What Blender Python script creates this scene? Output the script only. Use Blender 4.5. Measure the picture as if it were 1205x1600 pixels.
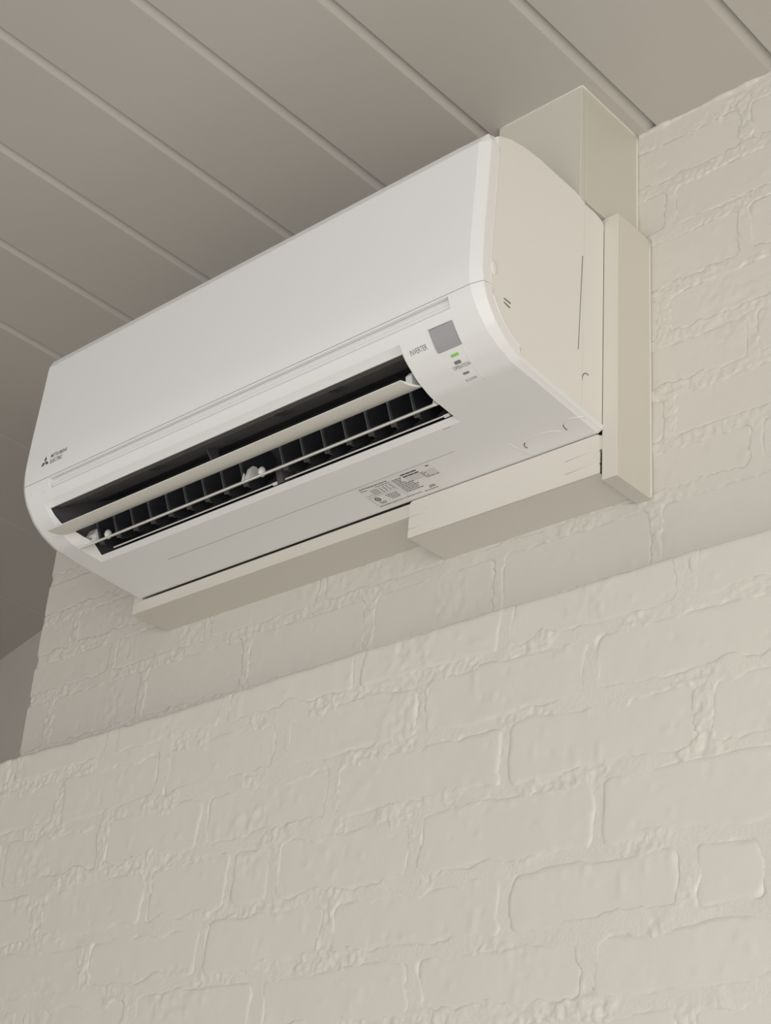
import bpy, bmesh, math, random
import numpy as np
from mathutils import Vector, Matrix

# ------------------------------------------------------------------ clear
for o in list(bpy.data.objects):
    bpy.data.objects.remove(o, do_unlink=True)
scene = bpy.context.scene
col = scene.collection
random.seed(7)
R = np.random.RandomState(11)

# ------------------------------------------------------------------ camera
# world: X along the wall to the right, Y into the wall (upper wall face Y = 0), Z up; metres
PITCH, ROLL, YAW, FPX = 0.4853, -0.0800, 0.7712, 2528.6
CAM = (1.7058, -1.3378, -0.8916)
cam_data = bpy.data.cameras.new('camera')
cam = bpy.data.objects.new('camera', cam_data)
col.objects.link(cam)
cam_data.sensor_fit = 'HORIZONTAL'
cam_data.sensor_width = 36.0
cam_data.lens = FPX / 1205.0 * 36.0
cam_data.clip_start = 0.02
rot = (Matrix.Rotation(YAW, 3, 'Z') @ Matrix.Rotation(PITCH, 3, 'X') @ Matrix.Rotation(ROLL, 3, 'Y'))
right, fwd, up = rot.col[0], rot.col[1], rot.col[2]
mw = Matrix((right, up, -fwd)).transposed().to_4x4()
mw.translation = Vector(CAM)
cam.matrix_world = mw
scene.camera = cam

# ------------------------------------------------------------------ light
world = bpy.data.worlds.new('world')
scene.world = world
world.use_nodes = True
bg = world.node_tree.nodes['Background']
bg.inputs[0].default_value = (1.0, 0.978, 0.935, 1)
bg.inputs[1].default_value = 0.47

def area(name, loc, target, sx, sy, power, color):
    ld = bpy.data.lights.new(name, 'AREA')
    ld.shape = 'RECTANGLE'
    ld.size, ld.size_y = sx, sy
    ld.energy = power
    ld.color = color
    lo = bpy.data.objects.new(name, ld)
    col.objects.link(lo)
    lo.location = loc
    lo.rotation_euler = (Vector(target) - Vector(loc)).to_track_quat('-Z', 'Y').to_euler()
    return lo
# daylight from the glazing at the front; warm area lamp added for bounce from the right
area('window_light_front', (2.25, -3.0, -1.25), (0.6, 0, -0.05), 2.4, 1.9, 45, (0.96, 0.98, 1.0))
area('warm_bounce_light_right', (3.4, -1.3, -1.0), (0.7, 0, 0.0), 1.6, 1.9, 16, (1.0, 0.87, 0.64))

vs = scene.view_settings
vs.view_transform = 'Standard'
vs.look = 'None'
vs.gamma = 1.0
vs.use_curve_mapping = False
vs.exposure = 0.07

# ------------------------------------------------------------------ materials
def mat(name, rgb, rough=0.5, bump=None, var=0.0, varscale=3.0, spec=0.5, emit=None):
    m = bpy.data.materials.new(name)
    m.use_nodes = True
    nt = m.node_tree
    b = nt.nodes['Principled BSDF']
    b.inputs['Base Color'].default_value = (*rgb, 1)
    b.inputs['Roughness'].default_value = rough
    b.inputs['Specular IOR Level'].default_value = spec
    tc = nt.nodes.new('ShaderNodeNewGeometry')
    if var:
        n = nt.nodes.new('ShaderNodeTexNoise')
        n.inputs['Scale'].default_value = varscale
        n.inputs['Detail'].default_value = 4
        nt.links.new(tc.outputs['Position'], n.inputs['Vector'])
        r = nt.nodes.new('ShaderNodeValToRGB')
        r.color_ramp.elements[0].position = 0.3
        r.color_ramp.elements[1].position = 0.7
        r.color_ramp.elements[0].color = (*[c * (1 - var) for c in rgb], 1)
        r.color_ramp.elements[1].color = (*[min(1, c * (1 + var)) for c in rgb], 1)
        nt.links.new(n.outputs['Fac'], r.inputs['Fac'])
        nt.links.new(r.outputs['Color'], b.inputs['Base Color'])
    prev = None
    for sc, dist, st in (bump or []):
        n = nt.nodes.new('ShaderNodeTexNoise')
        n.inputs['Scale'].default_value = sc
        n.inputs['Detail'].default_value = 3
        nt.links.new(tc.outputs['Position'], n.inputs['Vector'])
        bp = nt.nodes.new('ShaderNodeBump')
        bp.inputs['Distance'].default_value = dist
        bp.inputs['Strength'].default_value = st
        nt.links.new(n.outputs['Fac'], bp.inputs['Height'])
        if prev:
            nt.links.new(prev.outputs['Normal'], bp.inputs['Normal'])
        prev = bp
    if prev:
        nt.links.new(prev.outputs['Normal'], b.inputs['Normal'])
    if emit:
        b.inputs['Emission Color'].default_value = (*emit[0], 1)
        b.inputs['Emission Strength'].default_value = emit[1]
    return m

M = {}
M['wall'] = mat('painted_brick', (0.705, 0.674, 0.620), 0.42, [(150, 0.0010, 0.14), (45, 0.002, 0.12)], 0.012, 2.5)
M['mortar'] = mat('painted_mortar', (0.705, 0.674, 0.620), 0.42, [(300, 0.0015, 0.30), (110, 0.002, 0.20)], 0.012, 2.5)
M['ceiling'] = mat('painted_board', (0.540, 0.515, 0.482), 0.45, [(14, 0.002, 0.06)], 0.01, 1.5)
M['timber'] = mat('painted_timber', (0.720, 0.690, 0.625), 0.42, [(30, 0.001, 0.06)])
M['panelbox'] = mat('painted_panel', (0.660, 0.635, 0.565), 0.45, [(40, 0.001, 0.05)])
M['cover'] = mat('cream_plastic', (0.775, 0.735, 0.675), 0.4)
M['white'] = mat('gloss_white_plastic', (0.880, 0.880, 0.885), 0.28)
M['body'] = mat('white_plastic', (0.855, 0.840, 0.805), 0.40)
M['vane'] = mat('satin_white_plastic', (0.85, 0.84, 0.81), 0.35)
M['dark'] = mat('charcoal_plastic', (0.110, 0.107, 0.111), 0.45)
M['dark2'] = mat('charcoal_blade_plastic', (0.032, 0.033, 0.038), 0.35)
M['greydark'] = mat('dark_grey_plastic', (0.26, 0.25, 0.258), 0.4)
M['greypl'] = mat('mid_grey_plastic', (0.10, 0.10, 0.105), 0.4)
M['sensor'] = mat('grey_sensor_window', (0.40, 0.40, 0.425), 0.2)
M['print'] = mat('grey_print', (0.10, 0.10, 0.11), 0.6)
M['print_l'] = mat('light_grey_print', (0.22, 0.22, 0.23), 0.6)
M['ink'] = mat('black_ink', (0.05, 0.05, 0.055), 0.6)
M['label'] = mat('label_film', (0.86, 0.855, 0.85), 0.35)
M['led'] = mat('green_lamp', (0.25, 0.55, 0.12), 0.4, emit=((0.35, 0.75, 0.15), 0.10))
M['groove'] = mat('shadow_gap_plastic', (0.30, 0.29, 0.275), 0.6)
M['floor'] = mat('timber_floor', (0.56, 0.515, 0.45), 0.4, var=0.1, varscale=6)
M['caulk'] = mat('paint_caulk', (0.74, 0.71, 0.65), 0.4)

# ------------------------------------------------------------------ helpers
def link_mesh(name, verts, faces, m, parent=None, smooth=False, loc=None):
    me = bpy.data.meshes.new(name)
    verts = np.asarray(verts, dtype=float)
    if loc is not None:
        verts = verts - np.asarray(loc)
    me.from_pydata(verts.tolist(), [], [tuple(int(i) for i in f) for f in faces])
    me.materials.append(m)
    if smooth:
        me.polygons.foreach_set('use_smooth', [True] * len(me.polygons))
    me.validate()
    me.update()
    o = bpy.data.objects.new(name, me)
    col.objects.link(o)
    if loc is not None:
        o.location = loc
    if parent is not None:
        set_parent(o, parent)
    return o

def world_loc(o):
    v = Vector(o.location)
    while o.parent:
        o = o.parent
    return v

WL = {}
def set_parent(o, p):
    """parent keeping the child's world place (all objects are only translated)"""
    o.parent = p
    o.matrix_parent_inverse = Matrix.Translation(-WL.get(p.name, Vector(p.location)))
    WL[o.name] = Vector(o.location)

def thing(name, loc, label, cat, group=None):
    e = bpy.data.objects.new(name, None)
    e.empty_display_size = 0.05
    col.objects.link(e)
    e.location = loc
    WL[e.name] = Vector(loc)
    e['label'] = label
    e['category'] = cat
    if group:
        e['group'] = group
    return e

def bm_obj(name, bm, m, parent=None, smooth=False, center=True):
    bmesh.ops.recalc_face_normals(bm, faces=bm.faces)
    vs_ = [v.co.copy() for v in bm.verts]
    bm.verts.index_update()
    fs = [[v.index for v in f.verts] for f in bm.faces]
    bm.free()
    loc = None
    if center:
        a = np.array([tuple(v) for v in vs_])
        loc = tuple((a.min(0) + a.max(0)) / 2)
    o = link_mesh(name, [tuple(v) for v in vs_], fs, m, parent, smooth, loc)
    return o

def box(name, x0, x1, y0, y1, z0, z1, m, parent=None, bev=0.0, seg=2, smooth=False):
    bm = bmesh.new()
    bmesh.ops.create_cube(bm, size=1)
    for v in bm.verts:
        v.co = Vector(((x0 + x1) / 2 + v.co.x * (x1 - x0), (y0 + y1) / 2 + v.co.y * (y1 - y0), (z0 + z1) / 2 + v.co.z * (z1 - z0)))
    if bev:
        bmesh.ops.bevel(bm, geom=bm.edges[:], offset=bev, segments=seg, profile=0.5, affect='EDGES')
    return bm_obj(name, bm, m, parent, smooth)

def prism_x(name, poly, x0, x1, m, parent=None, bev=0.0, seg=2, smooth=False):
    """polygon in (Y, Z) extruded along X"""
    bm = bmesh.new()
    a = [bm.verts.new((x0, y, z)) for y, z in poly]
    b = [bm.verts.new((x1, y, z)) for y, z in poly]
    n = len(poly)
    bm.faces.new(a)
    bm.faces.new(b[::-1])
    for i in range(n):
        bm.faces.new((a[i], a[(i + 1) % n], b[(i + 1) % n], b[i]))
    if bev:
        ed = [e for e in bm.edges if abs(e.verts[0].co.x - e.verts[1].co.x) < 1e-7]
        bmesh.ops.bevel(bm, geom=ed, offset=bev, segments=seg, profile=0.5, affect='EDGES')
    return bm_obj(name, bm, m, parent, smooth)

def tube(name, pts, r, m, parent=None, n=6, closed=False):
    pts = [Vector(p) for p in pts]
    verts, faces = [], []
    k = len(pts)
    for i, p in enumerate(pts):
        t = (pts[min(i + 1, k - 1)] - pts[max(i - 1, 0)]).normalized()
        a = t.orthogonal().normalized() if abs(t.z) > 0.9 else t.cross(Vector((0, 0, 1))).normalized()
        b = t.cross(a)
        for j in range(n):
            an = 2 * math.pi * j / n
            verts.append(tuple(p + a * math.cos(an) * r + b * math.sin(an) * r))
    for i in range(k - 1):
        for j in range(n):
            faces.append((i * n + j, i * n + (j + 1) % n, (i + 1) * n + (j + 1) % n, (i + 1) * n + j))
    faces.append(tuple(range(n))[::-1])
    faces.append(tuple((k - 1) * n + j for j in range(n)))
    return link_mesh(name, verts, faces, m, parent, True)

# value noise ---------------------------------------------------------
TAB = R.rand(256, 256)
def vnoise(x, y, scale, seed=0):
    x = x / scale + seed * 17.31
    y = y / scale + seed * 9.77
    xi = np.floor(x).astype(int)
    yi = np.floor(y).astype(int)
    fx = x - xi
    fy = y - yi
    fx = fx * fx * fx * (fx * (fx * 6 - 15) + 10)
    fy = fy * fy * fy * (fy * (fy * 6 - 15) + 10)
    g = lambda a, b: TAB[a & 255, b & 255]
    return ((g(xi, yi) * (1 - fx) + g(xi + 1, yi) * fx) * (1 - fy) + (g(xi, yi + 1) * (1 - fx) + g(xi + 1, yi + 1) * fx) * fy) * 2 - 1
def sstep(t):
    t = np.clip(t, 0, 1)
    return t * t * (3 - 2 * t)

def grid_faces(nx, nz):
    i = np.arange(nx - 1)[:, None] * nz + np.arange(nz - 1)[None, :]
    return np.stack([i, i + nz, i + nz + 1, i + 1], -1).reshape(-1, 4)

def fast_grid(name, V, nx, nz, m, parent=None, loc=None, extra=None):
    """V (nx*nz,3) grid mesh, faces looking to -Y when x, z grow with the index"""
    F = grid_faces(nx, nz)
    V = V.reshape(-1, 3)
    if extra is not None:
        ev, ef = extra
        F = np.concatenate([F, np.asarray(ef) + len(V)])
        V = np.concatenate([V, np.asarray(ev, float)])
    if loc is not None:
        V = V - np.asarray(loc)
    me = bpy.data.meshes.new(name)
    me.vertices.add(len(V))
    me.vertices.foreach_set('co', V.astype(np.float32).ravel())
    me.loops.add(F.size)
    me.loops.foreach_set('vertex_index', F.astype(np.int32).ravel())
    me.polygons.add(len(F))
    me.polygons.foreach_set('loop_start', (np.arange(len(F)) * 4).astype(np.int32))
    me.polygons.foreach_set('loop_total', np.full(len(F), 4, np.int32))
    sm = np.ones(len(F), bool)
    if extra is not None:
        sm[-len(extra[1]):] = False
    me.polygons.foreach_set('use_smooth', sm)
    me.materials.append(m)
    me.update(calc_edges=True)
    me.validate()
    o = bpy.data.objects.new(name, me)
    col.objects.link(o)
    if loc is not None:
        o.location = loc
    if parent is not None:
        set_parent(o, parent)
    return o

# ------------------------------------------------------------------ the setting: brick walls
ZC = 0.5136          # ceiling underside
YL = -0.150          # face of the thicker lower wall
XL = -0.333          # left end of the upper wall
PITCHX = 0.217

KL = 0.9596
def lx(x):
    return CAM[0] + (x - CAM[0]) * KL
def lz(z):
    return CAM[2] + (z - CAM[2]) * KL
def ledge_z(x):
    return np.interp(x, [-0.6, -0.13, 0.26, 0.54, 1.05], [-0.1955, -0.1945, -0.1925, -0.1850, -0.1810])

def rrect_in(X, Z, x0, x1, z0, z1, rr=0.010):
    """distance inside a rounded rectangle (negative outside)"""
    qx = np.abs(X - (x0 + x1) / 2) - (x1 - x0) / 2 + rr
    qz = np.abs(Z - (z0 + z1) / 2) - (z1 - z0) / 2 + rr
    return rr - (np.hypot(np.maximum(qx, 0), np.maximum(qz, 0)) + np.minimum(np.maximum(qx, qz), 0))

def joint_field(X, Z, bricks):
    D = np.full(X.shape, -1.0)
    xs_, zs_ = X[:, 0], Z.min(0)
    for (x0, x1, z0, z1) in bricks:
        i0, i1 = np.searchsorted(xs_, [x0 - 0.03, x1 + 0.03])
        m_ = (slice(max(i0, 0), i1), slice(None))
        D[m_] = np.maximum(D[m_], rrect_in(X[m_], Z[m_], x0, x1, z0, z1))
    return D

def mortar_h(x, z, kind, D):
    big = vnoise(x, z, 0.075, 9) * 0.7 + vnoise(x, z, 0.031, 10) * 0.3
    cr = sstep((vnoise(x, z, 0.06, 3) + vnoise(x, z, 0.022, 4) * 0.5 + (0.75 if kind == 'upper' else 0.30)) / 0.8)
    ridged = 1 - 2 * np.abs(vnoise(x * 0.8 + z * 0.3, z, 0.0105, 5))
    rid2 = 1 - 2 * np.abs(vnoise(x, z * 0.9 - x * 0.2, 0.0058, 7))
    fine = vnoise(x, z, 0.0042, 6)
    crust = cr * (0.0008 * ridged + 0.0007 * rid2 + 0.0004 * fine)
    if kind == 'upper':
        h = 0.0019 + 0.0010 * big + crust
        reach = 0.0030 + 0.0030 * vnoise(x, z, 0.016, 12) + 0.0016 * vnoise(x, z, 0.006, 13)
        w_ = 0.0040
    else:
        h = 0.0015 + 0.0013 * big + crust * 1.05
        reach = 0.0040 + 0.0060 * vnoise(x, z, 0.030, 12) + 0.0020 * vnoise(x, z, 0.008, 13)
        w_ = 0.0075
    k = sstep((D - reach) / w_)
    return h * (1 - k) - 0.004 * k

def brick_h(x, z, kind, seed):
    h = 0.0005 * vnoise(x, z, 0.07, 21) + 0.00022 * vnoise(x, z, 0.018, 22)
    pim = np.clip(vnoise(x, z, 0.013, 23) - 0.72, 0, 1)
    pit = np.clip(vnoise(x, z, 0.011, 24) - 0.80, 0, 1)
    h = h + pim * 0.003 - pit * 0.004
    patch = sstep((vnoise(x, z, 0.08, 27) - 0.42) / 0.25)
    h = h + patch * (0.0009 * (1 - 2 * np.abs(vnoise(x, z, 0.010, 28))) + 0.0005 * vnoise(x, z, 0.005, 29))
    if kind == 'lower':
        h = h * 1.1
    return h

BR = {'upper': (0.0015, 0.0060, 0.0015), 'lower': (0.0017, 0.0095, 0.0040)}
def brick(parent, x0, x1, z0, z1, y, kind, topround=False):
    base, soft, wob = BR[kind]
    base += random.uniform(-0.0004, 0.0004)
    mg = 0.011
    res = 0.0032
    nx = max(6, int((x1 - x0 + 2 * mg) / res))
    nz = max(6, int((z1 - z0 + 2 * mg) / res))
    xs = np.linspace(max(x0 - mg, XL + 0.004) if kind == 'upper' else x0 - mg, x1 + mg, nx)
    zs = np.linspace(z0 - mg, z1 + mg, nz)
    X, Z = np.meshgrid(xs, zs, indexing='ij')
    px = X + wob * vnoise(X, Z, 0.028, 31) + 0.0010 * vnoise(X, Z, 0.008, 32)
    pz = Z + wob * vnoise(X, Z, 0.030, 33) + 0.0010 * vnoise(X, Z, 0.008, 34)
    rr = 0.010
    cx, cz = (x0 + x1) / 2, (z0 + z1) / 2
    qx = np.abs(px - cx) - (x1 - x0) / 2 + rr
    qz = np.abs(pz - cz) - (z1 - z0) / 2 + rr
    d = rr - (np.hypot(np.maximum(qx, 0), np.maximum(qz, 0)) + np.minimum(np.maximum(qx, qz), 0))
    if topround:
        zt = ledge_z(X) - 0.0015 + 0.001 * vnoise(X, Z, 0.02, 40)
        Z = np.minimum(Z, zt)
    tx, tz = random.uniform(-1, 1) * 0.004, random.uniform(-1, 1) * 0.008
    h = base + brick_h(X, Z, kind, 0) + tx * (X - cx) + tz * (Z - cz)
    if topround:
        d = np.maximum(d, np.where(Z > cz, np.minimum(0.5, rr - qx), -1))
        h = h - 0.006 * (1 - np.sqrt(np.clip(1 - np.clip(1 - (zt - Z) / 0.006, 0, 1) ** 2, 0, 1)))
    k = sstep((d + soft * 0.9 - 0.0015) / soft)
    H = -0.006 + (h + 0.006) * k
    V = np.stack([X, y - H, Z], -1)
    return fast_grid('brick', V, nx, nz, M['wall'], parent, loc=(cx, y, cz))

def box_vf(x0, x1, y0, y1, z0, z1):
    v = [(x0, y0, z0), (x1, y0, z0), (x1, y1, z0), (x0, y1, z0), (x0, y0, z1), (x1, y0, z1), (x1, y1, z1), (x0, y1, z1)]
    f = [(0, 3, 2, 1), (4, 5, 6, 7), (1, 2, 6, 5), (3, 0, 4, 7), (2, 3, 7, 6)]
    return v, f

def structure(o):
    o['kind'] = 'structure'
    return o

# upper wall: mortar face (fine grid) on a solid block
def edge_x(z):
    return XL + 0.004 * vnoise(z * 0 + 3.0, z, 0.05, 51) + 0.0015 * vnoise(z * 0, z, 0.012, 52)
beds = [0.490, 0.415, 0.340, 0.257, 0.186, 0.116, 0.046, -0.020, -0.112, -0.180]
perp = [0.955, 0.848, 0.948, 0.837, 0.952, 0.842, 0.952, 0.823, 0.735]
ub = []
for i in range(9):
    zt, zb = beds[i] - 0.006, beds[i + 1] + 0.006
    ks = [perp[i] + k * PITCHX for k in range(-8, 4)]
    ks = [x + random.uniform(-0.006, 0.006) if abs(x - perp[i]) > 0.01 else x for x in ks]
    for a, b in zip(ks[:-1], ks[1:]):
        a2, b2 = a + 0.005, b - 0.005
        if b2 < XL + 0.03 or a2 > 1.42:
            continue
        ub.append((max(a2, XL + 0.0005), b2, zb, zt))
nx, nz = 850, 350
zs = np.linspace(-0.24, ZC + 0.002, nz)
U, Z = np.meshgrid(np.linspace(0, 1, nx), zs, indexing='ij')
ex = edge_x(Z)
X = ex + U * (1.45 - ex)
H = mortar_h(X, Z, 'upper', joint_field(X, Z, ub))
H = H - 0.006 * sstep(1 - (X - ex) / 0.010)
V = np.stack([X, -H, Z], -1)
wall_upper = structure(fast_grid('wall_upper', V, nx, nz, M['mortar'], None, None, box_vf(XL + 0.003, 2.2, 0.0035, 0.40, -0.30, ZC + 0.03)))
for r_ in ub:
    brick(wall_upper, *r_, 0.0, 'upper')

# lower, thicker wall with a ledge on top
lbeds = [-0.163, -0.2125, -0.288, -0.3655, -0.4455, -0.518, -0.588, -0.662, -0.737, -0.812]
lperp = [[-0.62, -0.40, -0.185, 0.037, 0.254, 0.480, 0.697, 0.922, 1.14, 1.36],
         [-0.50, -0.277, -0.061, 0.148, 0.362, 0.584, 0.810, 1.03, 1.25, 1.45],
         [-0.60, -0.385, -0.170, 0.048, 0.240, 0.458, 0.700, 0.940, 1.155, 1.37],
         [-0.50, -0.285, -0.068, 0.150, 0.299, 0.372, 0.587, 0.820, 1.035, 1.25, 1.45],
         [-0.60, -0.385, -0.165, 0.050, 0.264, 0.467, 0.710, 0.919, 1.003, 1.21, 1.42],
         [-0.50, -0.285, -0.068, 0.150, 0.366, 0.594, 0.811, 1.03, 1.25, 1.45],
         [-0.60, -0.385, -0.165, 0.050, 0.264, 0.480, 0.700, 0.915, 1.13, 1.35],
         [-0.50, -0.285, -0.068, 0.150, 0.366, 0.594, 0.811, 1.03, 1.25, 1.45],
         [-0.60, -0.385, -0.165, 0.050, 0.264, 0.480, 0.700, 0.915, 1.13, 1.35]]
lbeds = [lz(z) for z in lbeds]
lperp = [[lx(x) for x in row] for row in lperp]
lb = []
for i in range(9):
    for a, b in zip(lperp[i][:-1], lperp[i][1:]):
        g = random.uniform(0.0045, 0.0065)
        zt = lbeds[i] - (0.0 if i == 0 else random.uniform(0.005, 0.007))
        if i == 0:
            zt = float(ledge_z((a + b) / 2)) + 0.001
        lb.append((a + g, b - g, lbeds[i + 1] + random.uniform(0.005, 0.007), zt, i == 0))
nx, nz = 1000, 330
xs = np.linspace(-0.58, 1.47, nx)
X, W_ = np.meshgrid(xs, np.linspace(0, 1, nz), indexing='ij')
top = ledge_z(X) + 0.0012 * vnoise(X, X * 0, 0.03, 61) + 0.0006 * vnoise(X, X * 0, 0.009, 62)
Z = -0.84 + W_ * (top + 0.84)
D = joint_field(X, Z, [(x0, x1, z0, z1 + (0.03 if t_ else 0)) for x0, x1, z0, z1, t_ in lb])
dt = top - Z
H = np.maximum(mortar_h(X, Z, 'lower', D), np.where(dt < 0.004, -0.0005, -1))
H = H - 0.008 * (1 - np.sqrt(np.clip(1 - np.clip(1 - dt / 0.008, 0, 1) ** 2, 0, 1)))
V = np.stack([X, YL - H, Z], -1)
wall_lower = structure(fast_grid('wall_lower', V, nx, nz, M['mortar'], None, None, box_vf(-1.9, 2.2, YL + 0.0085, 0.75, -2.3, -0.2025)))
for x0, x1, z0, z1, t_ in lb:
    brick(wall_lower, x0, x1, z0, z1, YL, 'lower', topround=t_)

# rough painted bead where the upper wall meets the ceiling
def bead(name, xa, xb, y, z, r, parent, m, n=220):
    xs_ = np.linspace(xa, xb, n)
    verts, faces = [], []
    K = 8
    for i, x in enumerate(xs_):
        rr = r * (1 + 0.35 * float(vnoise(np.array(x), np.array(0.0), 0.02, 71)) + 0.2 * float(vnoise(np.array(x), np.array(0.0), 0.006, 72)))
        for j in range(K):
            an = 2 * math.pi * j / K
            verts.append((x, y + rr * math.cos(an), z + rr * math.sin(an)))
    for i in range(n - 1):
        for j in range(K):
            faces.append((i * K + j, i * K + (j + 1) % K, (i + 1) * K + (j + 1) % K, (i + 1) * K + j))
    return link_mesh(name, verts, faces, m, parent, True)
bead('caulk_bead', 0.803, 1.44, 0.001, ZC - 0.001, 0.0055, wall_upper, M['mortar'])
bead('caulk_bead', XL + 0.004, 0.668, 0.001, ZC - 0.001, 0.0055, wall_upper, M['mortar'])

# far wall of the recess at the left, slightly skewed to the brick wall
fx0, fy0, fx1, fy1 = -1.409, 0.608, -1.176, 0.553
ux, uy = (fx1 - fx0), (fy1 - fy0)
ln = math.hypot(ux, uy); ux /= ln; uy /= ln
def fw(t, off):
    return (fx0 + ux * t - uy * off, fy0 + uy * t + ux * off)
bm = bmesh.new()
ring = [fw(-1.2, 0), fw(1.12, 0), fw(1.12, 0.12), fw(-1.2, 0.12)]
a = [bm.verts.new((x, y, -1.4)) for x, y in ring]
b = [bm.verts.new((x, y, ZC + 0.03)) for x, y in ring]
bm.faces.new(a); bm.faces.new(b[::-1])
for i in range(4):
    bm.faces.new((a[i], a[(i + 1) % 4], b[(i + 1) % 4], b[i]))
wall_left = structure(bm_obj('wall_left', bm, M['wall'], None, False))

# rest of the room, outside the frame: side wall and floor, added to block and bounce light
structure(box('wall_side', -2.06, -1.94, -3.2, 0.95, -2.3, ZC + 0.012, M['wall']))
structure(box('floor', -2.06, 2.6, -3.2, 0.95, -2.36, -2.3, M['floor']))

# ------------------------------------------------------------------ ceiling of boards
J0, PB = 0.3017, 0.176
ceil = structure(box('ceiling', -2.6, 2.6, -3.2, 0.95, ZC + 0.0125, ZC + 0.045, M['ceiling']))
joints = [-2.27, -1.98, -1.69, -1.395, -1.10, -0.79, -0.519, J0 - 3 * PB] + [J0 + k * PB for k in range(-2, 13)]
for k, (xa, xb) in enumerate(zip(joints[:-1], joints[1:])):
    left_zone = xb < -0.3
    bw, bh = (0.0045, 0.006) if left_zone else (0.0150, 0.0120)
    prof = [(xa + 0.0012, ZC + 0.0125), (xa + 0.0012, ZC + 0.0006), (xa + 0.0018, ZC), (xb - bw, ZC), (xb - bw + 0.001, ZC + 0.0004), (xb - 0.0002, ZC + bh), (xb - 0.0002, ZC + 0.0125)]
    bm = bmesh.new()
    y0, y1 = -3.2, 0.95
    a = [bm.verts.new((x, y0, z)) for x, z in prof]
    b = [bm.verts.new((x, y1, z)) for x, z in prof]
    n = len(prof)
    bm.faces.new(a); bm.faces.new(b[::-1])
    for i in range(n):
        bm.faces.new((a[i], a[(i + 1) % n], b[(i + 1) % n], b[i]))
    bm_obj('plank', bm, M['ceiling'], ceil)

# ------------------------------------------------------------------ mounting frame of painted boards behind the unit
frame = thing('mounting_frame', (0.40, 0, -0.018), 'cream painted board frame fixed to the brick behind the air conditioner', 'frame')
FY = -0.0700
box('board', 0.7984, 0.8187, FY, 0.004, -0.0178, 0.3405, M['timber'], frame, 0.0008)
box('board', -0.0096, 0.7980, FY, 0.004, 0.0219, 0.0400, M['timber'], frame, 0.0008)
box('board', -0.0096, 0.0084, FY, 0.004, 0.0404, 0.3220, M['timber'], frame, 0.0008)
box('board', -0.0096, 0.7980, FY, 0.004, 0.3224, 0.3400, M['timber'], frame, 0.0008)
tube('caulk_bead', [(0.8192, -0.0045, z) for z in np.linspace(-0.017, 0.340, 24)], 0.0016, M['caulk'], frame)

# ------------------------------------------------------------------ boxed riser up to the ceiling
riser = thing('pipe_riser_box', (0.735, -0.06, 0.341), 'cream painted panel box rising from the air conditioner to the ceiling', 'box')
bx0, bx1, by = 0.6706, 0.8002, -0.1207
box('front_panel', bx0, bx1 - 0.0002, by, by + 0.009, 0.3415, ZC - 0.0003, M['panelbox'], riser, 0.0008)
box('side_panel', bx1 - 0.009, bx1, by + 0.0092, 0.003, 0.3415, ZC - 0.0003, M['panelbox'], riser, 0.0006)
box('side_panel', bx0, bx0 + 0.009, by + 0.0092, 0.003, 0.3415, ZC - 0.0003, M['panelbox'], riser, 0.0006)
tube('caulk_bead', [(bx1 + 0.0004, -0.0035, z) for z in np.linspace(0.342, ZC - 0.001, 14)], 0.0020, M['caulk'], riser)
tube('caulk_bead', [(bx1, y, ZC - 0.0008) for y in np.linspace(by, -0.003, 12)], 0.0014, M['caulk'], riser)
tube('caulk_bead', [(x, by, ZC - 0.0008) for x in np.linspace(bx0, bx1, 12)], 0.0012, M['caulk'], riser)

# ------------------------------------------------------------------ pipe cover under the unit
pc = thing('pipe_cover', (0.657, -0.03, -0.009), 'cream plastic pipe cover below the right half of the air conditioner', 'pipe cover')
CY = -0.0718
cz0, cz1 = -0.0090, 0.0412
cx0, cx1 = 0.5154, 0.7968
# front plate with two notches in each end, extruded in Y
outl = []
def notch(xe, sgn):
    pts = []
    for zc_ in (0.0195, 0.0030):
        pts += [(xe, zc_ + 0.0011), (xe + sgn * 0.0013, zc_ + 0.0004), (xe + sgn * 0.0013, zc_ - 0.0004), (xe, zc_ - 0.0011)]
    return pts
left = [(cx0 + 0.005, cz1), (cx0 + 0.0012, cz1 - 0.0012), (cx0, cz1 - 0.005)] + notch(cx0, 1) + [(cx0, cz0 + 0.0015), (cx0 + 0.0015, cz0)]
rt = [(cx1 - 0.0015, cz0), (cx1, cz0 + 0.0015)] + notch(cx1, -1)[::-1] + [(cx1, cz1 - 0.005), (cx1 - 0.0012, cz1 - 0.0012), (cx1 - 0.005, cz1)]
outl = left + rt
def prism_y(name, poly, y0, y1, m, parent):
    bm = bmesh.new()
    a = [bm.verts.new((x, y0, z)) for x, z in poly]
    b = [bm.verts.new((x, y1, z)) for x, z in poly]
    n = len(poly)
    bm.faces.new(a); bm.faces.new(b[::-1])
    for i in range(n):
        bm.faces.new((a[i], a[(i + 1) % n], b[(i + 1) % n], b[i]))
    return bm_obj(name, bm, m, parent)
prism_y('front_plate', outl, CY, CY + 0.0016, M['cover'], pc)
box('bottom_plate', cx0 + 0.0015, cx1 - 0.0015, CY + 0.0014, 0.003, cz0, cz0 + 0.0016, M['cover'], pc)
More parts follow.
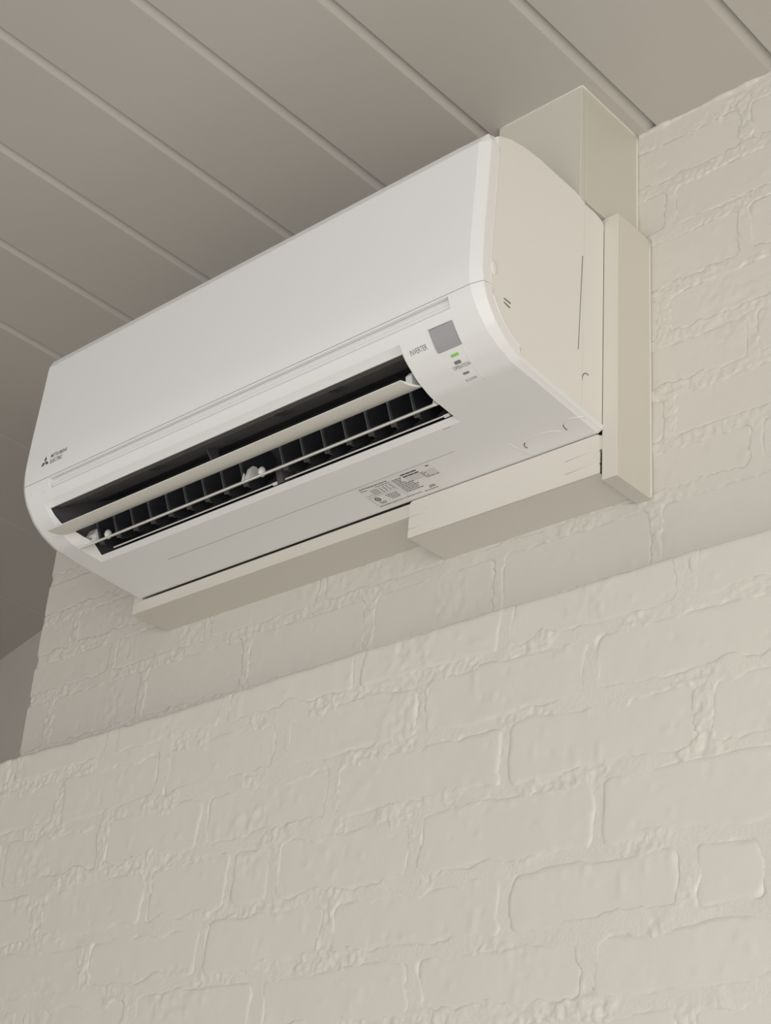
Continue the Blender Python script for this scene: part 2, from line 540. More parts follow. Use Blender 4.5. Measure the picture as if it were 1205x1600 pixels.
# end plate stops short of the frame's bottom board behind it
box('end_plate', cx0 + 0.0012, cx0 + 0.0028, CY + 0.0018, 0.003, cz0 + 0.0018, 0.0212, M['cover'], pc)
for zc_ in (0.0195, 0.0030):
    tube('knockout_rib', [(cx0 + 0.003, CY, zc_), (cx0 + 0.024, CY, zc_), (cx0 + 0.0275, CY, zc_ + 0.0015), (cx0 + 0.0285, CY, zc_ + 0.005)], 0.00042, M['cover'], pc, 5)
    tube('knockout_rib', [(cx1 - 0.003, CY, zc_ + 0.002), (cx1 - 0.012, CY, zc_ + 0.0022), (cx1 - 0.047, CY, zc_ + 0.0005)], 0.00042, M['cover'], pc, 5)

# ------------------------------------------------------------------ air conditioner
W = 0.80
BY = -0.0704        # back of the unit
PR = np.array([(-.2875, .327), (-.2893, .264), (-.2918, .200), (-.2926, .160), (-.2924, .140), (-.2890, .119), (-.2810, .101), (-.2640, .0795), (-.2450, .066), (-.2220, .0565), (-.19, .053), (-.155, .050), (-.115, .0468), (-.069, .0434)])
SL = np.concatenate([[0], np.cumsum(np.hypot(*np.diff(PR, axis=0).T))])
# smooth the profile
ss = np.linspace(0, SL[-1], 1200)
py = np.interp(ss, SL, PR[:, 0]); pz = np.interp(ss, SL, PR[:, 1])
ker = np.hanning(61); ker /= ker.sum()
def smooth1(a):
    e = np.concatenate([2 * a[0] - a[30:0:-1], a, 2 * a[-1] - a[-2:-32:-1]])
    return np.convolve(e, ker, 'valid')
py, pz = smooth1(py), smooth1(pz)
def prof(s):
    s = np.clip(s, 0, SL[-1])
    return np.interp(s, ss, py), np.interp(s, ss, pz)
def nin(s):
    y0, z0 = prof(s - 0.002); y1, z1 = prof(s + 0.002)
    dy, dz = y1 - y0, z1 - z0
    l = np.hypot(dy, dz)
    # tangent goes down then back (+Y); inward normal is (-dz, dy) rotated to the inside
    return -dz / l, dy / l
def chamfer_w(s, left=False):
    w_ = np.interp(s, [0.0, 0.215, 0.30, 0.34], [0.0130, 0.0130, 0.0070, 0.0050])
    return np.where(left, np.minimum(w_, 0.0070), w_)
def bulge(x, s):
    d = np.minimum(x, W - x)
    w_ = chamfer_w(s, x < W / 2)
    w0 = chamfer_w(s)
    return 0.0020 - (0.0022 + 0.0019 * w0 / 0.0130) * np.clip((d - 0.0015) / w_, 0, 1)
def SP(x, s, depth=0.0):
    """point of the front/bottom skin; depth > 0 goes into the unit"""
    x = np.asarray(x, float); s = np.asarray(s, float)
    y, z = prof(s); ny, nz_ = nin(s)
    d = depth + bulge(x, s)
    return np.stack(np.broadcast_arrays(x, y + ny * d, z + nz_ * d), -1)

ac = thing('air_conditioner', (0.40, -0.18, 0.043), 'white wall-mounted air conditioner with open vanes and green indicator lamp', 'air conditioner')

# main housing (sides, top); front edge follows the panel seam
body_poly = [(-.2740, .3270), (-.2700, .3300), (-.2506, .3385), (-.2274, .3438), (-.2000, .3450), (-.1275, .3440), (-.1235, .3405), (-.1095, .3400), (-.1095, .0530), (-.1550, .0560), (-.1900, .0590), (-.2230, .0655), (-.2420, .0765), (-.2640, .0955), (-.2745, .1125), (-.2810, .1390), (-.2812, .1600), (-.2792, .2130), (-.2775, .2757)]
def housing():
    bm = bmesh.new()
    def pr(poly, x0, x1):
        a = [bm.verts.new((x0, y, z)) for y, z in poly]
        b = [bm.verts.new((x1, y, z)) for y, z in poly]
        n = len(poly)
        bm.faces.new(a); bm.faces.new(b[::-1])
        for i in range(n):
            bm.faces.new((a[i], a[(i + 1) % n], b[(i + 1) % n], b[i]))
        ed = [e for e in bm.edges if e.verts[0] in a + b and e.verts[1] in a + b and abs(e.verts[0].co.x - e.verts[1].co.x) < 1e-7]
        bmesh.ops.bevel(bm, geom=ed, offset=0.0012, segments=2, profile=0.5, affect='EDGES')
    pr(body_poly, 0.0004, 0.0260)
    pr(body_poly, 0.7740, 0.7996)
    topb = body_poly[1:8]
    pr(topb + [(-.1095, .3320), (-.2000, .3350), (-.2500, .3280), (-.2690, .3220)], 0.0270, 0.7730)
    return bm_obj('housing', bm, M['body'], ac)
housing()
prism_x('rear_housing', [(-.1100, .3385), (-.0850, .3375), (-.0760, .3350), (BY, .3310), (BY, .0490), (-.0760, .0475), (-.1100, .0500)], 0.0012, 0.7988, M['body'], ac, 0.0006, 2)

def skin(name, S, cols, depth_fn, holes, inset_fn, m, parent):
    """skin over the (X, s) chart with rounded ends and inset side strips"""
    nS = len(S)
    endx = [0.0, 0.0, 0.0003, 0.0015, 0.019]
    Xc = endx + list(cols) + [W - x for x in endx[::-1]]
    nX = len(Xc)
    V = np.zeros((nX, nS, 3))
    for i, x in enumerate(Xc):
        for j, s in enumerate(S):
            if i == 0 or i == nX - 1:
                V[i, j] = SP(x, s, inset_fn(s))
            elif i == 1 or i == nX - 2:
                V[i, j] = SP(x, s, 0.0014)
            elif i == 2 or i == nX - 3:
                V[i, j] = SP(x, s, 0.0004)
            else:
                xq = x
                if i == 4: xq = 0.0015 + float(chamfer_w(s, True))
                if i == nX - 5: xq = W - 0.0015 - float(chamfer_w(s))
                V[i, j] = SP(xq, s, depth_fn(xq, s))
    faces = []
    for i in range(nX - 1):
        for j in range(nS - 1):
            xm, sm = (Xc[i] + Xc[i + 1]) / 2, (S[j] + S[j + 1]) / 2
            if 1 < i < nX - 3 and any(a < xm < b and c < sm < d for a, b, c, d in holes):
                continue
            faces.append((i * nS + j, i * nS + j + 1, (i + 1) * nS + j + 1, (i + 1) * nS + j))
    return V, faces

# --- front panel
SD = 0.2060
S = list(np.linspace(0.0130, SD - 0.0006, 26))
V, F = skin('front_panel', S, list(np.linspace(0.05, 0.75, 15)), lambda x, s: 0.0, [], lambda s: 0.0165, M['white'], ac)
nX, nS = V.shape[0], V.shape[1]
verts = V.reshape(-1, 3).tolist()
def addrow(fn, srcj, verts, faces, V, rev):
    """extra row beyond chart row srcj"""
    base = len(verts)
    for i in range(V.shape[0]):
        verts.append(fn(V[i, srcj], i))
    return base
# top bevel and top return
b1 = len(verts)
for i in range(nX):
    p = V[i, 0].copy()
    ed = i in (0, nX - 1)
    verts.append([p[0], -0.2700 if ed else p[1] + 0.0003, p[2] + (0.0008 if not ed else 0.0006)])
b2 = len(verts)
for i in range(nX):
    p = V[i, 0].copy()
    ed = i in (0, nX - 1)
    xx = min(max(p[0], 0.006), W - 0.006)
    if i == 4: xx = 0.0075
    if i == nX - 5: xx = W - 0.0095
    verts.append([xx, -0.2700 if ed else -0.2842, 0.3285 if ed else (0.3262 if i in (nX - 5, nX - 4, nX - 3, nX - 2) else 0.3274)])
b3 = len(verts)
for i in range(nX):
    p = V[i, 0]
    xx = min(max(p[0], 0.006), W - 0.006)
    verts.append([xx, -0.2690, 0.3298])
for i in range(nX - 1):
    for lo, hi in ((None, b1), (b1, b2), (b2, b3)):
        a0 = i * nS if lo is None else lo + i
        a1 = (i + 1) * nS if lo is None else lo + i + 1
        F.append((hi + i, a0, a1, hi + i + 1))
# bottom lip returning inwards
b4 = len(verts)
for i in range(nX):
    x = V[i, -1][0]
    verts.append(SP(x, SD - 0.0006, 0.0150).tolist())
for i in range(nX - 1):
    F.append((i * nS + nS - 1, b4 + i, b4 + i + 1, (i + 1) * nS + nS - 1))
def smooth_by_angle(o, ang=35):
    me = o.data
    bm = bmesh.new(); bm.from_mesh(me)
    bmesh.ops.recalc_face_normals(bm, faces=bm.faces)
    for e in bm.edges:
        if len(e.link_faces) == 2:
            e.smooth = e.calc_face_angle(0) < math.radians(ang)
    for f in bm.faces:
        f.smooth = True
    bm.to_mesh(me); bm.free()
front = link_mesh('front_panel', verts, F, M['white'], ac)
smooth_by_angle(front, 9)

# --- lower cover with the air outlet and the ribbed finger slot
OX0, OX1, OS0, OS1 = 0.0400, 0.6765, 0.2350, 0.3560
SX0, SX1, SS0, SS1 = 0.0600, 0.7545, 0.2085, 0.2218
S = sorted(set([SD + 0.0002, SD + 0.0012, SS0 - 0.0001, SS0 + 0.0001] + list(np.round(np.linspace(SS0 + 0.0015, SS1 - 0.0015, 4), 5)) + [SS1 - 0.0001, SS1 + 0.0001]
               + list(np.round(np.linspace(0.2235, OS0 - 0.0004, 5), 5)) + [OS0] + list(np.round(np.linspace(OS0 + 0.004, OS1 - 0.003, 34), 5)) + [OS1]
               + list(np.round(np.linspace(OS1 + 0.004, 0.3960, 8), 5)) + [0.3981, 0.3984, 0.3988, 0.3991] + list(np.round(np.linspace(0.403, 0.4555, 10), 5))))
cols = sorted(set([0.0280, SX0 - 0.0001, SX0 + 0.0001, OX0, OX1, SX1 - 0.0001, SX1 + 0.0001, 0.768, 0.1299, 0.1301, 0.6320, 0.6322] + list(np.round(np.linspace(0.085, 0.655, 16), 4)) + [0.695, 0.715, 0.735]))
def cover_depth(x, s):
    d = 0.0
    if SX0 <= x <= SX1 and SS0 <= s <= SS1:
        t = (s - SS0) / (SS1 - SS0)
        d = 0.0085
    # lip above the outlet rolls in a little
    return d
def cover_inset(s):
    return 0.0158 if s < 0.2985 else 0.0062
V, F = skin('lower_cover', S, cols, cover_depth, [(OX0, OX1, OS0, OS1)], cover_inset, M['white'], ac)
verts = V.reshape(-1, 3).tolist()
nX, nS = V.shape[0], V.shape[1]
b4 = len(verts)
for i in range(nX):
    verts.append(SP(V[i, 0][0], SD + 0.0002, 0.0150).tolist())
for i in range(nX - 1):
    F.append((b4 + i, i * nS, (i + 1) * nS, b4 + i + 1))
lower = link_mesh('lower_cover', verts, F, M['white'], ac)
smooth_by_angle(lower, 12)
saw = [(SS0, 0.0080)]
for q in range(3):
    s0_ = SS0 + 0.0006 + q * 0.0041
    saw += [(s0_, 0.0056 - 0.0010 * q), (s0_ + 0.0030, 0.0034 - 0.0010 * q), (s0_ + 0.0034, 0.0050 - 0.0010 * q)]
saw += [(SS1 - 0.0003, 0.0020), (SS1, 0.0004)]
xs_ = np.linspace(SX0 + 0.0001, SX1 - 0.0001, 40)
m_ = len(saw)
vv = [SP(x, q, de) for x in xs_ for q, de in saw]
ff = [(m_ * i + j, m_ * i + j + 1, m_ * (i + 1) + j + 1, m_ * (i + 1) + j) for i in range(39) for j in range(m_ - 1)]
rb = link_mesh('slot_grille', np.array(vv), ff, M['white'], lower)
smooth_by_angle(rb, 15)
# small sloping corner wedge at the left end of the slot
wv = [SP(0.0385, SS0 + 0.0005, -0.0002), SP(SX0, SS0 - 0.0002, 0.0002), SP(SX0 + 0.004, SS1, 0.0006), SP(0.0440, SS1 + 0.003, -0.0004), SP(SX0 + 0.001, SS0 + 0.004, 0.0042), SP(0.05, SS0 + 0.004, 0.004)]
link_mesh('slot_wedge', np.array(wv), [(0, 3, 2, 1), (1, 2, 4), (0, 1, 4, 5), (0, 5, 3), (3, 5, 4, 2)], M['vane'], lower)

# --- outlet frame: bevelled rim from the skin down to the dark outlet
def rim_depth(s):
    return float(np.interp(s, [0.2440, 0.270, 0.298, 0.325, 0.3490], [0.0012, 0.0030, 0.0090, 0.0105, 0.0030]))
n = 40
so = np.linspace(OS0, OS1, n)
si = np.linspace(0.2455, 0.3490, n)
IX0, IX1 = 0.0425, 0.6745
def rimloop(x0, x1, sl, dep):
    P = []
    m_ = 30
    for s in sl: P.append(SP(x0 + (dep(s) * 0.95 if x0 > 0.042 else 0), s, dep(s)))
    for x in np.linspace(x0 + (dep(sl[-1]) * 0.95 if x0 > 0.042 else 0), x1, m_)[1:]: P.append(SP(x, sl[-1], dep(sl[-1])))
    for s in sl[::-1][1:]: P.append(SP(x1, s, dep(s)))
    for x in np.linspace(x1, x0, m_)[1:-1]: P.append(SP(x, sl[0], dep(sl[0])))
    return np.array(P)
A0 = rimloop(OX0, OX1, so, lambda s: 0.0)
A1 = rimloop(OX0 + 0.0015, OX1 - 0.0002, np.linspace(OS0 + 0.0004, OS1 - 0.0012, n), lambda s: 0.0006 if s > 0.26 else 0.0002)
B0 = rimloop(IX0, IX1, si, rim_depth)
B1 = rimloop(IX0 + 0.001, IX1 - 0.0005, np.linspace(0.2460, 0.3484, n), lambda s: rim_depth(s) + 0.0015)
k = len(A0)
rv = np.concatenate([A0, A1, B0, B1])
rf = []
for l in range(3):
    for i in range(k):
        rf.append((l * k + i, l * k + (i + 1) % k, (l + 1) * k + (i + 1) % k, (l + 1) * k + i))
rim = link_mesh('outlet_rim', rv, rf, M['white'], ac)
smooth_by_angle(rim, 30)

# --- dark outlet cavity
inner = [tuple(SP(0.3, s, rim_depth(s) + 0.0010)[1:]) for s in si]
cav = [(-.2640, .0905), (-.2600, .0950), (-.2500, .0985), (-.2490, .1020), (-.2250, .1145), (-.2235, .1165), (-.2000, .1285), (-.1650, .1500), (-.1400, .1520), (-.1240, .1340), (-.1210, .1080), (-.1380, .0830), (-.1580, .0690)]
cy0, cx1c = IX0 + 0.0005, IX1 - 0.0005
KU = 8
path = [inner[0]] + cav + [inner[-1]]
def sheet(name, pth, m, caps=False):
    bm = bmesh.new()
    a = [bm.verts.new((cy0, y, z)) for y, z in pth]
    b = [bm.verts.new((cx1c, y, z)) for y, z in pth]
    for i in range(len(pth) - 1):
        bm.faces.new((a[i], a[i + 1], b[i + 1], b[i]))
    if caps:
        for x in (cy0, cx1c):
            ring_ = [bm.verts.new((x, y, z)) for y, z in path + inner[1:-1][::-1]]
            bm.faces.new(ring_ if x == cy0 else ring_[::-1])
    return bm_obj(name, bm, m, ac)
plate_up = sheet('outlet_top_plate', path[:KU], M['greydark'])
outlet = sheet('air_outlet', path[KU - 1:], M['dark'], True)
# groups of three ribs on the upper plate of the outlet
for xc in (0.225, 0.455, 0.545):
    for q in (-1, 0, 1):
        x = xc + q * 0.006
        prism_x('rib', [(-.2490, .1025), (-.2300, .1120), (-.2300, .1090), (-.2480, .0990)], x - 0.0011, x + 0.0011, M['dark'], plate_up)
# middle struts
prism_x('strut', [(-.2230, .1150), (-.2050, .1240), (-.2000, .1000), (-.2080, .0980)], 0.2985, 0.3010, M['greypl'], outlet)
prism_x('strut', [(-.1780, .0570), (-.1560, .0680), (-.1600, .0900), (-.1850, .0780)], 0.3900, 0.4000, M['dark'], outlet)
# horizontal seams on the scroll behind the blades
for (ya, za), (yb, zb) in (((-.1225, .1200), (-.1212, .1225)), ((-.1290, .0960), (-.1275, .0980))):
    prism_x('seam_rib', [(ya, za), (yb, zb), (yb - .004, zb + .001), (ya - .004, za - .001)], cy0 + 0.001, cx1c - 0.001, M['dark2'], outlet)

# --- vertical blades
blade_poly = [(-.2130, .0960), (-.2050, .0800), (-.1955, .0590), (-.1880, .0600), (-.1650, .0730), (-.1500, .0930), (-.1500, .1180), (-.1700, .1300), (-.1950, .1150)]
bl = None
for kx in range(17):
    x = 0.6330 - kx * 0.0352
    if 0.375 < x < 0.410:
        continue
    if bl is None:
        e = prism_x('vertical_louver', blade_poly, x - 0.0009, x + 0.0009, M['dark2'], ac, 0.0004, 1)
        f1 = prism_x('louver_edge', [(-.2135, .0965), (-.1960, .0585), (-.1940, .0595), (-.2110, .0975)], x - 0.0030, x - 0.0012, M['greypl'], e)
        f2 = prism_x('louver_foot', [(-.1985, .0650), (-.1955, .0590), (-.1930, .0600), (-.1960, .0665)], x - 0.0040, x + 0.0034, M['greypl'], e)
        bl = (e, f1, f2, x)
    else:
        e0, f10, f20, x0_ = bl
        e = e0.copy(); col.objects.link(e)
        e.location.x += x - x0_
        WL[e.name] = Vector(e.location)
        for f0 in (f10, f20):
            f = f0.copy(); col.objects.link(f)
            f.parent = e
            f.location.x += x - x0_
            f.matrix_parent_inverse = Matrix.Translation(-Vector(e.location))

# --- horizontal vanes
def vane(name, cl, thick, x0, x1, parent, lab):
    """cl: centre line (Y, Z) from the outer edge to the hinge"""
    cl = np.array(cl)
    t = np.gradient(cl, axis=0); t /= np.linalg.norm(t, axis=1)[:, None]
    nrm = np.stack([-t[:, 1], t[:, 0]], 1)
    w = np.array([0.35] + [1.0] * (len(cl) - 2) + [0.6])[:, None]
    up_, lo_ = cl + nrm * thick * w / 2, cl - nrm * thick * w / 2
    poly = [tuple(p) for p in up_] + [tuple(p) for p in lo_[::-1]]
    o = prism_x(name, poly, x0, x1, M['vane'], parent, 0.0)
    smooth_by_angle(o, 50)
    o['label'] = lab
    return o
uv = vane('vane', [(-.2680, .0550), (-.2600, .0564), (-.2500, .0586), (-.2400, .0625), (-.2300, .0690), (-.2200, .0770)], 0.0026, 0.0450, 0.6725, ac, 'upper long white air vane')
lv = vane('vane', [(-.2165, .0487), (-.2100, .0537), (-.2000, .0623), (-.1900, .0712), (-.1800, .0805)], 0.0034, 0.0475, 0.6725, ac, 'lower long white air vane')
def arm(x, poly, th, parent):
    return prism_x('vane_arm', poly, x - th / 2, x + th / 2, M['vane'], parent, 0.0008, 2, False)
# arms on the lower vane: left, middle, right
for xc, th in ((0.0620, 0.009), (0.3620, 0.006), (0.6660, 0.004)):
    arm(xc, [(-.2060, .0590), (-.2030, .0760), (-.1990, .0815), (-.1940, .0830), (-.1890, .0800), (-.1830, .0790)], th, lv)
arm(0.0570, [(-.2085, .0690), (-.2040, .0800), (-.1980, .0835), (-.1930, .0790), (-.1990, .0680)], 0.018, lv)
arm(0.3545, [(-.2060, .0580), (-.2040, .0720), (-.2010, .0700), (-.1980, .0640)], 0.0025, lv)
for xc in (0.0870, 0.3840):
    bm = bmesh.new()
    bmesh.ops.create_uvsphere(bm, u_segments=12, v_segments=8, radius=0.0055)
    for v in bm.verts:
        v.co = Vector((xc + v.co.x * 0.8, -.2000 + v.co.y, .0665 + v.co.z * 1.25))
    bm_obj('hinge_knob', bm, M['vane'], lv, True)
# right arm of the upper vane
arm(0.6610, [(-.2420, .0640), (-.2440, .0780), (-.2400, .0840), (-.2340, .0830), (-.2260, .0760)], 0.009, uv)

# --- thin white wiper bars low in the outlet
for xa, xb in ((0.0720, 0.3880), (0.4020, 0.6640)):
    prism_x('wiper_bar', [(-.1778, .0612), (-.1752, .0630), (-.1740, .0618), (-.1766, .0600)], xa, xb, M['vane'], ac)
for xb in (0.386, 0.6625):
    prism_x('wiper_clip', [(-.1800, .0600), (-.1750, .0640), (-.1720, .0610), (-.1770, .0575)], xb - 0.004, xb + 0.004, M['vane'], ac)

# ------------------------------------------------------------------ prints, lamps and marks on the unit
def chart_mesh(name, pts2, faces, off, m, parent):
    P = np.array([SP(x, s, -off) for x, s in pts2])
    return link_mesh(name, P, faces, m, parent)

def text_flat(txt, bold=0.0, spacing=1.0):
    cu = bpy.data.curves.new('t', 'FONT')
    cu.body = txt
    cu.size = 1.0
    cu.offset = bold
    cu.space_character = spacing
    o = bpy.data.objects.new('t', cu)
    col.objects.link(o)
    dg = bpy.context.evaluated_depsgraph_get()
    me = bpy.data.meshes.new_from_object(o.evaluated_get(dg))
    v = np.array([tuple(q.co)[:2] for q in me.vertices])
    f = [tuple(p.vertices) for p in me.polygons]
    bpy.data.objects.remove(o); bpy.data.curves.remove(cu); bpy.data.meshes.remove(me)
    return v, f

def text_on_skin(name, txt, xa, xb, sa, sb, m, parent, bold=0.0, shear=0.0, spacing=1.0):
    """fit text into X xa..xb and s sa (top) .. sb (bottom)"""
    v, f = text_flat(txt, bold, spacing)
    mn, mx = v.min(0), v.max(0)
    u = (v - mn) / (mx - mn)
    pts = [(xa + (xb - xa) * a, sb + (sa - sb) * b_) for a, b_ in u]
    # s grows downwards: keep the face outwards
    return chart_mesh(name, pts, f, 0.00025, m, parent)

def quad(name, x0, x1, s0, s1, off, m, parent):
    return chart_mesh(name, [(x0, s1), (x1, s1), (x1, s0), (x0, s0)], [(0, 1, 2, 3)], off, m, parent)

def plate(name, x0, x1, s0, s1, d0, d1, m, parent, r=0.0, n=6):
    """thin raised plate that follows the skin, rounded corners of radius r"""
    rows = sorted(set([s0 + r * (1 - math.cos(math.pi / 2 * q / n)) for q in range(n + 1)] + [s1 - r * (1 - math.cos(math.pi / 2 * q / n)) for q in range(n + 1)] + list(np.linspace(s0 + r, s1 - r, 9))))
    verts, faces = [], []
    for s in rows:
        e = max(0.0, s0 + r - s, s - (s1 - r))
        dx = r - math.sqrt(max(0.0, r * r - e * e))
        for x in (x0 + dx, x1 - dx):
            verts += [SP(x, s, -d1), SP(x, s, -d0)]
    for i in range(len(rows) - 1):
        a, b_ = 4 * i, 4 * i + 4
        faces += [(a, b_, b_ + 2, a + 2), (a, a + 1, b_ + 1, b_), (a + 2, b_ + 2, b_ + 3, a + 3)]
    e = 4 * (len(rows) - 1)
    faces += [(0, 2, 3, 1), (e, e + 1, e + 3, e + 2)]
    o = link_mesh(name, np.array(verts), faces, m, parent)
    bm = bmesh.new(); bm.from_mesh(o.data); bmesh.ops.recalc_face_normals(bm, faces=bm.faces); bm.to_mesh(o.data); bm.free()
    return o

# emblem of three diamonds and the two-line brand lettering
ex_, es_ = 0.0515, 0.1822
dh, dw = 0.0088, 0.0034
for an in (90, 210, 330):
    c, s_ = math.cos(math.radians(an)), math.sin(math.radians(an))
    pts = []
    for a_, b_ in ((0, 0), (dh / 2, dw * 0.75), (dh, 0), (dh / 2, -dw * 0.75)):
        gx, gz = a_ * c - b_ * s_, a_ * s_ + b_ * c
        pts.append((ex_ + gx, es_ - gz))
    chart_mesh('emblem_diamond', pts, [(0, 1, 2, 3)], 0.0003, M['print'], front)
text_on_skin('brand_lettering', 'MITSUBISHI', 0.0630, 0.0965, 0.1740, 0.1795, M['print'], front, 0.004)
text_on_skin('brand_lettering', 'ELECTRIC', 0.0630, 0.0890, 0.1822, 0.1878, M['print'], front, 0.004)

# sensor window, lamps, switch and their captions
plate('sensor_window', 0.7190, 0.7518, 0.2340, 0.2606, 0.0003, 0.0006, M['sensor'], lower, 0.0022)
tube('sensor_edge', [SP(x, s, -0.0005) for x, s in ((0.7520, 0.2606), (0.7522, 0.2500), (0.7522, 0.2335), (0.7400, 0.2335), (0.7186, 0.2335))], 0.00035, M['groove'], lower, 5)
text_on_skin('caption', 'INVERTER', 0.6860, 0.7098, 0.2455, 0.2515, M['print_l'], lower, 0.0, spacing=0.95)
plate('indicator_lamp', 0.7318, 0.7425, 0.2668, 0.2700, 0.0002, 0.0006, M['led'], lower, 0.0012)
plate('indicator_lamp', 0.7312, 0.7398, 0.2752, 0.2790, 0.0002, 0.0006, M['print_l'], lower, 0.0010)
text_on_skin('caption', 'OPERATION', 0.7255, 0.7482, 0.2806, 0.2850, M['print_l'], lower)
plate('switch', 0.7320, 0.7400, 0.2912, 0.2936, 0.0002, 0.0006, M['print_l'], lower, 0.0008)
text_on_skin('caption', 'E.O.SW', 0.7292, 0.7442, 0.2998, 0.3030, M['print_l'], lower)
tube('panel_edge', [SP(0.7516 - (s - 0.2631) * 0.06, s, -0.0001) for s in np.linspace(0.2631, 0.3085, 10)], 0.0004, M['vane'], lower, 5)
tube('moulding_mark', [SP(x, 0.3538 + 0.0040, -0.0001) for x in np.linspace(0.6495, 0.6600, 3)], 0.0003, M['groove'], lower, 5)

# rating label under the unit (its square code is left out)
lab = quad('rating_label', 0.4720, 0.5905, 0.4010, 0.4490, 0.00012, M['label'], lower)
lab['label'] = 'printed rating label'
LAB_P, LAB_F = [], []
def bar(x0, x1, s0, s1):
    n0 = len(LAB_P)
    LAB_P.extend([(x0, s1), (x1, s1), (x1, s0), (x0, s0)])
    LAB_F.append((n0, n0 + 1, n0 + 2, n0 + 3))
def words(x0, x1, s, h=0.0010, lo=0.0018, hi=0.0055):
    x = x0
    while x < x1 - 0.0006:
        w_ = min(random.uniform(lo, hi), x1 - x)
        bar(x, x + w_, s, s + h)
        x += w_ + 0.0007
words(0.4890, 0.5205, 0.4042, 0.0014)
words(0.4752, 0.4860, 0.4082, 0.0010)
words(0.4990, 0.5205, 0.4082, 0.0010)
for r_ in range(4):
    s_ = 0.4120 + r_ * 0.0029
    words(0.4870, 0.4985, s_, 0.0010)
    for c_ in range(4):
        bar(0.5010 + c_ * 0.0054, 0.5030 + c_ * 0.0054 + random.uniform(0, .0012), s_, s_ + 0.0011)
bar(0.4735, 0.4860, 0.4204, 0.4208)
for x0, x1, s0, s1 in ((0.4735, 0.5220, 0.4245, 0.42485), (0.4742, 0.4746, 0.4245, 0.4432), (0.5214, 0.5217, 0.4060, 0.4432), (0.5250, 0.5252, 0.4070, 0.4430)):
    bar(x0, x1, s0, s1)
for r_ in range(4):
    words(0.4975 + 0.001 * r_, 0.5165 - 0.0015 * (r_ % 2), 0.4285 + r_ * 0.0030, 0.0012)
words(0.4800, 0.4910, 0.4378, 0.0012)
words(0.4815, 0.4895, 0.4400, 0.0012)
words(0.5425, 0.5672, 0.4040, 0.0022, 0.006, 0.011)
words(0.5431, 0.5676, 0.4085, 0.0022, 0.006, 0.011)
for r_ in range(10):
    s_ = 0.4080 + r_ * 0.0031
    words(0.5262, 0.5405 + (0.012 if r_ > 3 else 0) - 0.002 * (r_ % 3), s_, 0.0013)
for r_ in range(4):
    bar(0.5440, 0.5660, 0.4128 + r_ * 0.0027, 0.4131 + r_ * 0.0027)
    words(0.5672, 0.5720 + 0.003 * (r_ % 2), 0.4120 + r_ * 0.0027, 0.0012)
    bar(0.5740, 0.5890, 0.4128 + r_ * 0.0027, 0.4131 + r_ * 0.0027)
words(0.5820, 0.5878, 0.4040, 0.0016)
words(0.5680, 0.5888, 0.4232, 0.0013)
words(0.5585, 0.5669, 0.4395, 0.0014)
words(0.5570, 0.5669, 0.4420, 0.0014)
words(0.5463, 0.5671, 0.4462, 0.0012)
chart_mesh('label_print', LAB_P, LAB_F, 0.00022, M['ink'], lab)
text_on_skin('label_lettering', 'MITSUBISHI ELECTRIC CORPORATION', 0.4745, 0.5420, 0.4445, 0.4467, M['ink'], lab, 0.012)
ring_p, ring_f = [], []
for rr0, rr1 in ((0.0026, 0.0042), (0.0, 0.0014)):
    n0 = len(ring_p)
    for q in range(20):
        an = 2 * math.pi * q / 20
        ring_p += [(0.4832 + rr0 * math.cos(an), 0.4312 + rr0 * math.sin(an)), (0.4832 + rr1 * math.cos(an), 0.4312 + rr1 * math.sin(an))]
    for q in range(20):
        a_, b_ = n0 + 2 * q, n0 + 2 * ((q + 1) % 20)
        ring_f.append((a_, a_ + 1, b_ + 1, b_))
chart_mesh('approval_mark', ring_p, ring_f, 0.00024, M['ink'], lab)
for an in (90, 210, 330):
    c, s_ = math.cos(math.radians(an)), math.sin(math.radians(an))
    pts = []
    for a_, b_ in ((0, 0), (0.0014, 0.0008), (0.0028, 0), (0.0014, -0.0008)):
        pts.append((0.4785 + a_ * c - b_ * s_, 0.4042 - (a_ * s_ + b_ * c)))
    chart_mesh('label_emblem', pts, [(0, 1, 2, 3)], 0.00024, M['ink'], lab)
text_on_skin('label_lettering', 'MITSUBISHI', 0.4815, 0.4885, 0.4028, 0.4050, M['ink'], lab, 0.012)

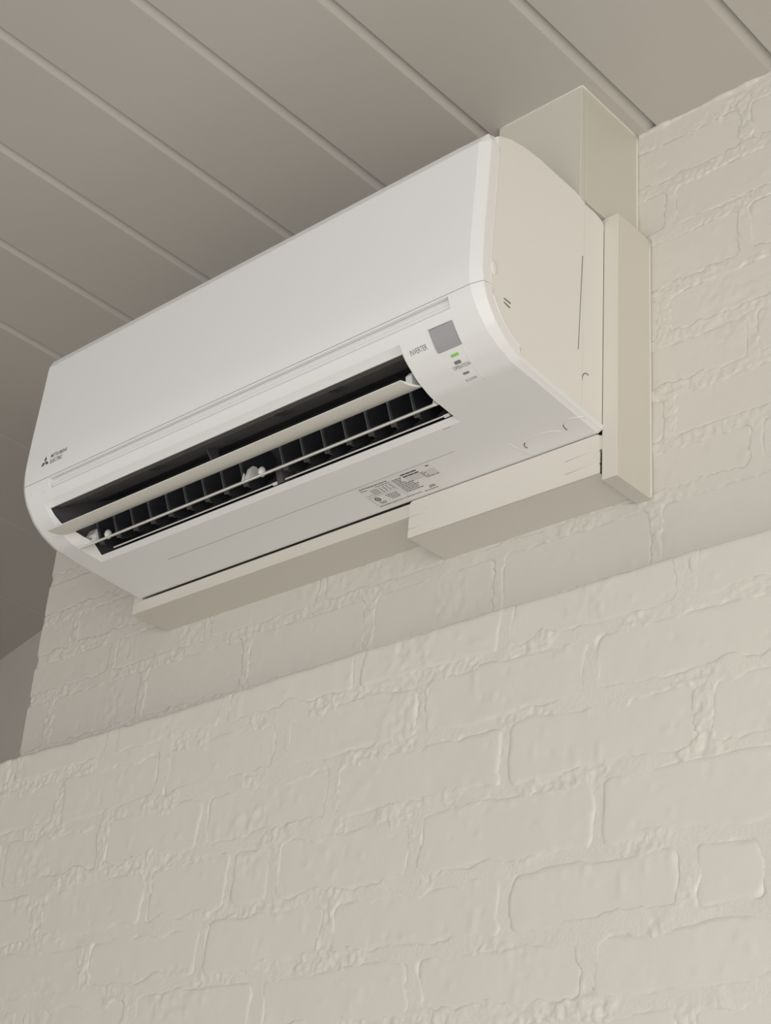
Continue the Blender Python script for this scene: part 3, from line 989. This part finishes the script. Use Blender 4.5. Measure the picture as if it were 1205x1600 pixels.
# knock-out outlines on the underside and on the right side
def arc_chart(cx_, cs_, rx, rs, a0, a1, n=16):
    return [(cx_ + rx * math.cos(math.radians(a0 + (a1 - a0) * i / (n - 1))), cs_ + rs * math.sin(math.radians(a0 + (a1 - a0) * i / (n - 1)))) for i in range(n)]
for cx_, cs_, rx, rs in ((0.7350, 0.4340, 0.0270, 0.0120), (0.7835, 0.4280, 0.0150, 0.0125)):
    tube('knockout_outline', [SP(min(x, 0.797), min(s, 0.456), -0.0001) for x, s in arc_chart(cx_, cs_, rx, rs, 175, 345)], 0.00045, M['vane'], lower, 5)
    tube('knockout_slit', [SP(x, s, -0.0001) for x, s in arc_chart(cx_, cs_, rx, rs, 165, 215, 8)], 0.0006, M['dark'], lower, 5)
tube('knockout_outline', [SP(x, s, -0.0001) for x, s in ((0.6960, 0.4190), (0.6975, 0.4300), (0.7010, 0.4480))], 0.0004, M['vane'], lower, 5)
tube('parting_line', [SP(x, 0.3986, 0.0002) for x in np.linspace(0.130, 0.632, 20)], 0.00045, M['groove'], lower, 5)  # grey tube stands in for the shade inside the parting gap
XR = 0.7998
hous = [o for o in ac.children if o.name.startswith('housing')][0]
rear = [o for o in ac.children if o.name.startswith('rear_housing')][0]
for (y0, z0), (y1, z1) in (((-.2517, .1194), (-.2407, .1191)), ((-.2514, .1146), (-.2415, .1130))):
    tube('vent_slit', [(XR, y0, z0), (XR, y1, z1)], 0.0007, M['print'], hous, 5)
tube('side_seam', [(XR, -.1135, .2587), (XR, -.1186, .1272)], 0.0005, M['print_l'], hous, 5)
tube('knockout_slit', [(0.7988, -.1000 + 0.0095 * math.cos(math.radians(a_)), .0915 + 0.0125 * math.sin(math.radians(a_))) for a_ in range(75, 186, 12)], 0.0006, M['print'], rear, 5)
# small finger tab at the panel seam
bm = bmesh.new()
bmesh.ops.create_uvsphere(bm, u_segments=16, v_segments=10, radius=1)
for v in bm.verts:
    v.co = Vector((0.7992 + v.co.x * 0.0022, -.2705 + v.co.y * 0.0065, .1490 + v.co.z * 0.0095))
bm_obj('finger_tab', bm, M['body'], hous, True)
# fine raised edge of the housing along the panel seam
tube('seam_edge', [(0.7995, y, z) for y, z in [tuple(SP(W, q, 0.0148)[1:]) for q in np.linspace(0.014, 0.205, 16)]], 0.0009, M['body'], hous, 6)
tube('seam_edge', [(0.7995, y, z) for y, z in [tuple(SP(W, q, 0.0140)[1:]) for q in np.linspace(0.212, 0.296, 16)] + [tuple(SP(W, 0.2992, 0.012)[1:]), tuple(SP(W, 0.2994, 0.005)[1:])]], 0.0011, M['vane'], hous, 6)
